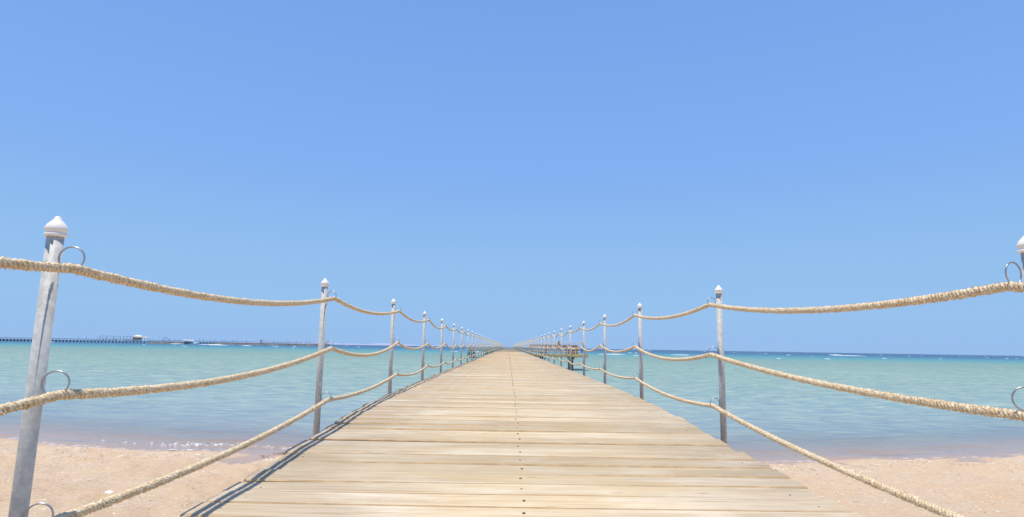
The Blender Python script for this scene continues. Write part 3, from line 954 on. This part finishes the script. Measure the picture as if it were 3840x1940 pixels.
for i in range(7):
    for k in range(7):
        a = math.pi * (i / 6); r = .045 * math.sin(math.pi * k / 6) * (1 - .3 * i / 6) + .004
        vs.append((-.06 + .12 * k / 6, r * math.cos(a), r * math.sin(a) * .6))
for i in range(6):
    for k in range(6):
        p = i * 7 + k; fs.append((p, p + 1, p + 8, p + 7))
b.add(vs, fs)
o = b.build('seashell', M['boat_white'], None, True, loc=(-3.80, 5.97, float(sand_z(np.array([-3.8]), np.array([5.97]))[0]) + .004)); o.rotation_euler = (0, 0, -.7)
tag(o, 'pale bluish white shell lying on the sand below the bottom left rope', 'shell')

# ------------------------------------------------------------------ the distant jetty on the left
def jx(px):                     # photo column -> (x, y) on the line of the far jetty
    Y = 520 + (px - 470) / 755.0 * 80
    return (px - 1907) * Y / 2248.0, Y
A, B = Vector((*jx(-90), 0)), Vector((*jx(1240), 0))
ang = math.atan2(B.y - A.y, B.x - A.x)
JZ = 1.75
fj = thing('distant_jetty', 'long low stone and timber jetty stretching across the far left of the lagoon', 'jetty', (A.x, A.y, 0), ang)
jl = (B - A).length
def jpos(px):
    x, y = jx(px); return (Vector((x, y, 0)) - A).length
def seg(name, p0, p1, z0, z1, w0, w1, mat):
    b = MB(); b.box((jpos(p0), w0, z0), (jpos(p1), w1, z1)); return b.build(name, mat, fj)
seg('deck', -90, 693, JZ - .35, JZ, -2.5, 2.5, M['stone_pale'])
seg('deck', 745, 1240, JZ - .35, JZ, -2.5, 2.5, M['stone_pale'])
seg('deck', 693.5, 744.5, JZ - .40, JZ - .03, -2.3, 2.5, M['stone_pale'])
for p0, p1 in ((556, 690), (793, 1236)):
    b = MB(); x0, x1 = jpos(p0), jpos(p1); zt = JZ - .352; vs = []; fs = []
    n = max(8, int((x1 - x0) / 2.2))
    for i in range(n + 1):
        x = x0 + (x1 - x0) * i / n; q = random.uniform(-.35, .35)
        vs += [(x, -3.9 + q, -.6), (x, -3.1 + q * .6, .55 + random.uniform(-.2, .2)), (x, -2.3, zt), (x, 2.3, zt), (x, 3.6, -.6)]
    for i in range(n):
        for k in range(4): fs.append((i * 5 + k, i * 5 + 5 + k, i * 5 + 6 + k, i * 5 + 1 + k))
    fs += [(0, 1, 2, 3, 4), tuple(n * 5 + k for k in (4, 3, 2, 1, 0))]
    b.add(vs, fs); b.build('sea_wall', M['stone'], fj)
b = MB(); b.tube([(0, 0, -3), (0, 0, JZ - .352)], .32, 8); jp = b.mesh('pile', M['stone'])
for px in list(range(-80, 556, 13)) + list(range(698, 793, 11)):
    for w in (-1.8, 1.8): obj('pile', jp, fj, (jpos(px), w, 0))
b = MB()
p = -85
while p < 1236:
    if not (505 < p < 556):
        s = jpos(p); b.box((s - .05, -2.32, JZ), (s + .05, -2.22, JZ + 1.05))
    p += 5.5
for p0, p1 in ((-88, 506), (556, 1238)):
    for z in (1.05, .62): b.box((jpos(p0), -2.30, JZ + z - .06), (jpos(p1), -2.24, JZ + z + .06))
b.build('railing', M['rail_white'], fj)
b = MB()
for p0, p1 in ((-88, 506), (556, 1238)):
    b.box((jpos(p0), 2.2, JZ + .80), (jpos(p1), 2.3, JZ + 1.0))
b.build('back_rail', M['lamp_dark'], fj)

def at_jetty(px, w=0.0, z=JZ):
    x, y = jx(px); return (x - math.sin(ang) * w, y + math.cos(ang) * w, z)
# pavilion
K = 540 / FPX                   # metres per photo pixel out there
hv = thing('jetty_pavilion', 'cream jetty pavilion with white hipped roof and pinkish porch roof at far left', 'pavilion', at_jetty(520), ang)
b = MB(); b.box((-14.2 * K, -2.1, .003), (14.2 * K, 2.4, 12.4 * K)); b.build('wall', M['plaster'], hv)
def hip(x0, x1, y0, y1, z0, z1, rx, ry, name, mat):
    b = MB(); cx = (x0 + x1) / 2; cy = (y0 + y1) / 2
    b.add([(x0, y0, z0), (x1, y0, z0), (x1, y1, z0), (x0, y1, z0), (cx - rx, cy - ry, z1), (cx + rx, cy - ry, z1), (cx + rx, cy + ry, z1), (cx - rx, cy + ry, z1)],
          [(3, 2, 1, 0), (4, 5, 6, 7), (0, 1, 5, 4), (1, 2, 6, 5), (2, 3, 7, 6), (3, 0, 4, 7)])
    return b.build(name, mat, hv)
hip(-15.5 * K, 17 * K, -2.0, 3.0, 16.0 * K, 21.5 * K, 4.2 * K, .4, 'roof', M['roof_white'])
hip(-14.8 * K, 32 * K, -2.35, 3.2, 12.5 * K, 16 * K - .003, 22 * K, 1.8, 'porch_roof', M['roof_pink'])
for k in range(7):
    b = MB(); b.box((-.34, -.06, 0), (.34, .0, 1.25)); f = b.build('window', M['glass_dark'], hv, loc=((-11.5 + 3.8 * k) * K, -2.103, 7 * K))
    b = MB(); b.box((-.40, -.08, -.12), (.40, .0, -.02)); b.build('sill', M['plaster'], f)
b = MB(); b.box((-14.4 * K, -2.25, 5.6 * K), (14.4 * K, -2.103, 6.1 * K)); b.build('string_course', M['timber'], hv)
for x, y in ((30, -2.1), (30, 2.6), (22, -2.1)):
    b = MB(); b.box((-.12, -.12, 0), (.12, .12, 12.5 * K)); b.build('porch_column', M['lamp_dark'], hv, loc=(x * K, y, 0))
# open pergola to its left
for px, ww, lab in ((488, 34, 'dark open pergola frame on the distant jetty just left of the pavilion'),
                    (418, 60, 'dark open pergola frame at the far left end of the distant jetty')):
    pg = thing('pergola', lab, 'pergola', at_jetty(px), ang)
    b = MB()
    for y in (-2.0, 2.0): b.box((-ww / 2 * K, y - .07, 15.3 * K), (ww / 2 * K, y + .07, 15.9 * K))
    b.build('roof_beam', M['lamp_dark'], pg)
    b = MB(); b.box((-ww / 2 * K, -2.15, 8.3 * K), (ww / 2 * K, -2.05, 8.9 * K)); b.build('cross_rail', M['lamp_dark'], pg)
    for i in range(4):
        for y in (-2, 2):
            b = MB(); b.box((-.07, -.07, 0), (.07, .07, 15.25 * K)); b.build('column', M['lamp_dark'], pg, loc=((-ww / 2 + ww / 3 * i) * K, y, 0))
    for i in range(5):
        b = MB(); b.box((-.35, -.3, 0), (.35, .3, .9)); b.box((-.30, .1, .903), (.30, .25, 1.25))
        o = b.build('deck_seat', M['plaster'] if i % 2 else M['timber_brown'], None)
        xx, yy, zz = at_jetty(px - ww * .42 + ww * .2 * i, -.6); o.location = (xx, yy, zz); o.rotation_euler = (0, 0, ang)
        tag(o, f'tiny seat, {ORD[i + 1]} from the left under the ' + ('pergola beside the pavilion' if px > 450 else 'pergola at the far left of the jetty'), 'seat', 'seats under the pergolas')
# lamp poles
b = MB(); b.tube([(0, 0, 0), (0, 0, 2.9)], .085, 6); b.box((-.16, -.16, 2.9), (.16, .16, 3.1)); lp_me = b.mesh('lamp_pole', M['lamp_dark'])
LEFT_POLES = 6
for lpi, px in enumerate([300, 330, 370, 395, 440, 455, 565.6, 578.8, 615, 660, 675, 707, 721, 751, 765, 793, 807, 835, 847, 875, 888.5, 928, 991, 1002, 1030, 1046, 1077, 1083, 1115, 1150, 1165, 1179]):
    o = obj('lamp_pole', lp_me); o.location = at_jetty(px, random.choice((-2.0, 2.0))); o.rotation_euler = (0, 0, ang); o.scale.z = random.uniform(.85, 1.05)
    if px < 520: lab = f'thin dark lamp pole on the distant jetty, {ORD[LEFT_POLES - lpi]} to the left of the pavilion'
    else: lab = f'thin dark lamp pole on the distant jetty, {ORD[lpi - LEFT_POLES + 1]} to the right of the pavilion'
    tag(o, lab, 'lamp pole', 'lamp poles along the distant jetty')
g = thing('lamp_mast', 'tall dark mast with a drooping arm on the distant jetty, right of the pavilion', 'lamp mast', at_jetty(619), ang)
b = MB(); b.tube([(0, 0, 0), (0, 0, 16 * K)], .13, 8); b.build('mast', M['lamp_dark'], g)
b = MB(); b.tube([(.1, 0, 14.5 * K), (5 * K, 0, 14 * K), (11 * K, 0, 12.6 * K)], [.10, .16, .22], 6); b.build('arm', M['lamp_dark'], g)
b = MB(); b.tube([(8.7 * K, 0, 0), (8.7 * K, 0, 12.6 * K)], .09, 6); b.build('prop', M['lamp_dark'], g)
g = thing('globe_lamp', 'slim pale pole topped by a milky globe on the distant jetty', 'lamp', at_jetty(600), ang)
b = MB(); b.tube([(0, 0, 0), (0, 0, 17 * K)], .05, 6); b.build('pole', M['globe'], g)
b = MB(); r = .45
b.lathe([(max(.01, r * math.sin(a)), 17.5 * K - r * math.cos(a)) for a in np.linspace(0, math.pi, 9)], 10); b.build('globe', M['globe'], g, True)
for px, h, mat, lab, cap in ((634, 9, M['boat_white'], 'white mooring pile in front of the distant jetty wall', False),
                             (639, 14, M['plaster'], 'tan mooring pile with a dark cap in front of the distant jetty', True)):
    g = thing('mooring_pile', lab, 'mooring pile', at_jetty(px, -3.2, 0), ang)
    b = MB(); b.tube([(0, 0, -2), (0, 0, h * K)], .28, 8); b.build('shaft', mat, g)
    if cap:
        b = MB(); b.tube([(0, 0, h * K + .003), (.1, 0, h * K + .8)], [.38, .30], 8); b.build('cap', M['lamp_dark'], g)
for px, lab in ((980, 'left one of two tan pillars on the right half of the distant jetty'), (984.5, 'right one of two tan pillars on the right half of the distant jetty')):
    b = MB(); b.box((-.30, -.3, 0), (.30, .3, 3.2)); b.box((-.36, -.36, 3.203), (.36, .36, 3.4)); o = b.build('pillar', M['roof_pink'], None); o.location = at_jetty(px); o.rotation_euler = (0, 0, ang)
    tag(o, lab, 'pillar')
for px in (904, 1140):
    b = MB(); b.lathe([(1.0, 0), (.95, .3), (.7, .75), (.3, 1.05), (.02, 1.15)], 12); o = b.build('parasol_dome', M['boat_white'], None, True); o.location = at_jetty(px, -.5, JZ + .0)
    tag(o, 'small white dome on the distant jetty ' + ('left of the two tan pillars' if px < 950 else 'near its seaward end'), 'dome')

# ------------------------------------------------------------------ boats
def hull(stations, zs, name, mat, parent):
    """stations: (x, half beam at waterline, half beam at gunwale, gunwale height)"""
    b = MB(); vs = []; fs = []
    for (x, bw, bg_, zg) in stations:
        vs += [(x, -bg_, zg), (x, -bw, 0), (x, -bw * .6, zs), (x, bw * .6, zs), (x, bw, 0), (x, bg_, zg)]
    for i in range(len(stations) - 1):
        for k in range(6):
            k2 = (k + 1) % 6; fs.append((i * 6 + k, i * 6 + k2, i * 6 + 6 + k2, i * 6 + 6 + k))
    fs += [(5, 4, 3, 2, 1, 0), tuple((len(stations) - 1) * 6 + k for k in range(6))]
    b.add(vs, fs); return b.build(name, mat, parent, True)
bx, by, _ = at_jetty(715, -9, 0)
Kb = by / FPX
bo = thing('motor_boat', 'white-topped glass-bottom boat with hull painted with teal water reflection moored at the distant jetty', 'boat', (bx, by, 0), 0.0)
hull([(-25 * Kb, 3.2, 2.3, 4.6 * Kb), (-10 * Kb, 3.4, 2.5, 4.6 * Kb), (8 * Kb, 3.2, 2.4, 4.8 * Kb), (20 * Kb, 1.9, 1.5, 5.6 * Kb), (30 * Kb, .1, .15, 6.6 * Kb)], -.5, 'hull', M['hull_sea_reflection'], bo)
b = MB(); b.box((-27 * Kb, -1.72, 4.7 * Kb), (10 * Kb, 1.72, 5.3 * Kb)); b.box((10.01 * Kb, -1.1, 5.0 * Kb), (22 * Kb, 1.1, 5.7 * Kb)); b.build('gunwale', M['boat_white'], bo)
b = MB(); vs = []; fs = []
prof = [(-24, 14.2), (-23.5, 15.2), (-8, 15.4), (6, 15.0), (10, 13.6), (12.5, 11), (12.8, 9)]
for x, z in prof: vs += [(x * Kb, -1.35, z * Kb), (x * Kb, 1.35, z * Kb), (x * Kb - .15, 1.75, z * Kb - .95), (x * Kb - .15, -1.75, z * Kb - .95)]
for i in range(len(prof) - 1):
    for k in range(4): fs.append((i * 4 + k, i * 4 + (k + 1) % 4, i * 4 + 4 + (k + 1) % 4, i * 4 + 4 + k))
fs += [(3, 2, 1, 0), tuple(len(vs) - 4 + k for k in range(4))]
b.add(vs, fs); b.build('canopy', M['boat_white'], bo)
for x in (-23, -17, -4, 5):
    for y in (-1.4, 1.4):
        b = MB(); b.box((-.09, -.05, 5.31 * Kb), (.09, .05, 13.4 * Kb)); b.build('canopy_post', M['boat_white'], bo, loc=(x * Kb, y, 0))
b = MB(); b.box((-21 * Kb, -1.2, 5.31 * Kb), (-14 * Kb, 1.2, 11.5 * Kb)); b.build('cabin', M['plaster'], bo)
b = MB(); b.box((-13.9 * Kb, -1.1, 5.31 * Kb), (8 * Kb, 1.1, 8.2 * Kb)); b.build('seats', M['towel_pale'], bo)
Kb2 = 1250 / FPX
bo = thing('white_boat', 'small white boat with a red hull far out on the blue sea at right', 'boat', (345 * Kb2, 1250, 0), 0.08)
hull([(-12 * Kb2, 1.6, 1.8, 1.5 * Kb2), (4 * Kb2, 1.7, 1.9, 1.6 * Kb2), (12 * Kb2, .1, .3, 2.0 * Kb2)], -.5, 'hull', M['hull_red'], bo)
b = MB(); b.box((-10 * Kb2, -1.5, 1.62 * Kb2), (6 * Kb2, 1.5, 3.4 * Kb2)); b.build('cabin', M['boat_white'], bo)
b = MB(); b.box((-8 * Kb2, -1.4, 3.42 * Kb2), (3 * Kb2, 1.4, 4.3 * Kb2)); b.build('flybridge', M['boat_white'], bo)
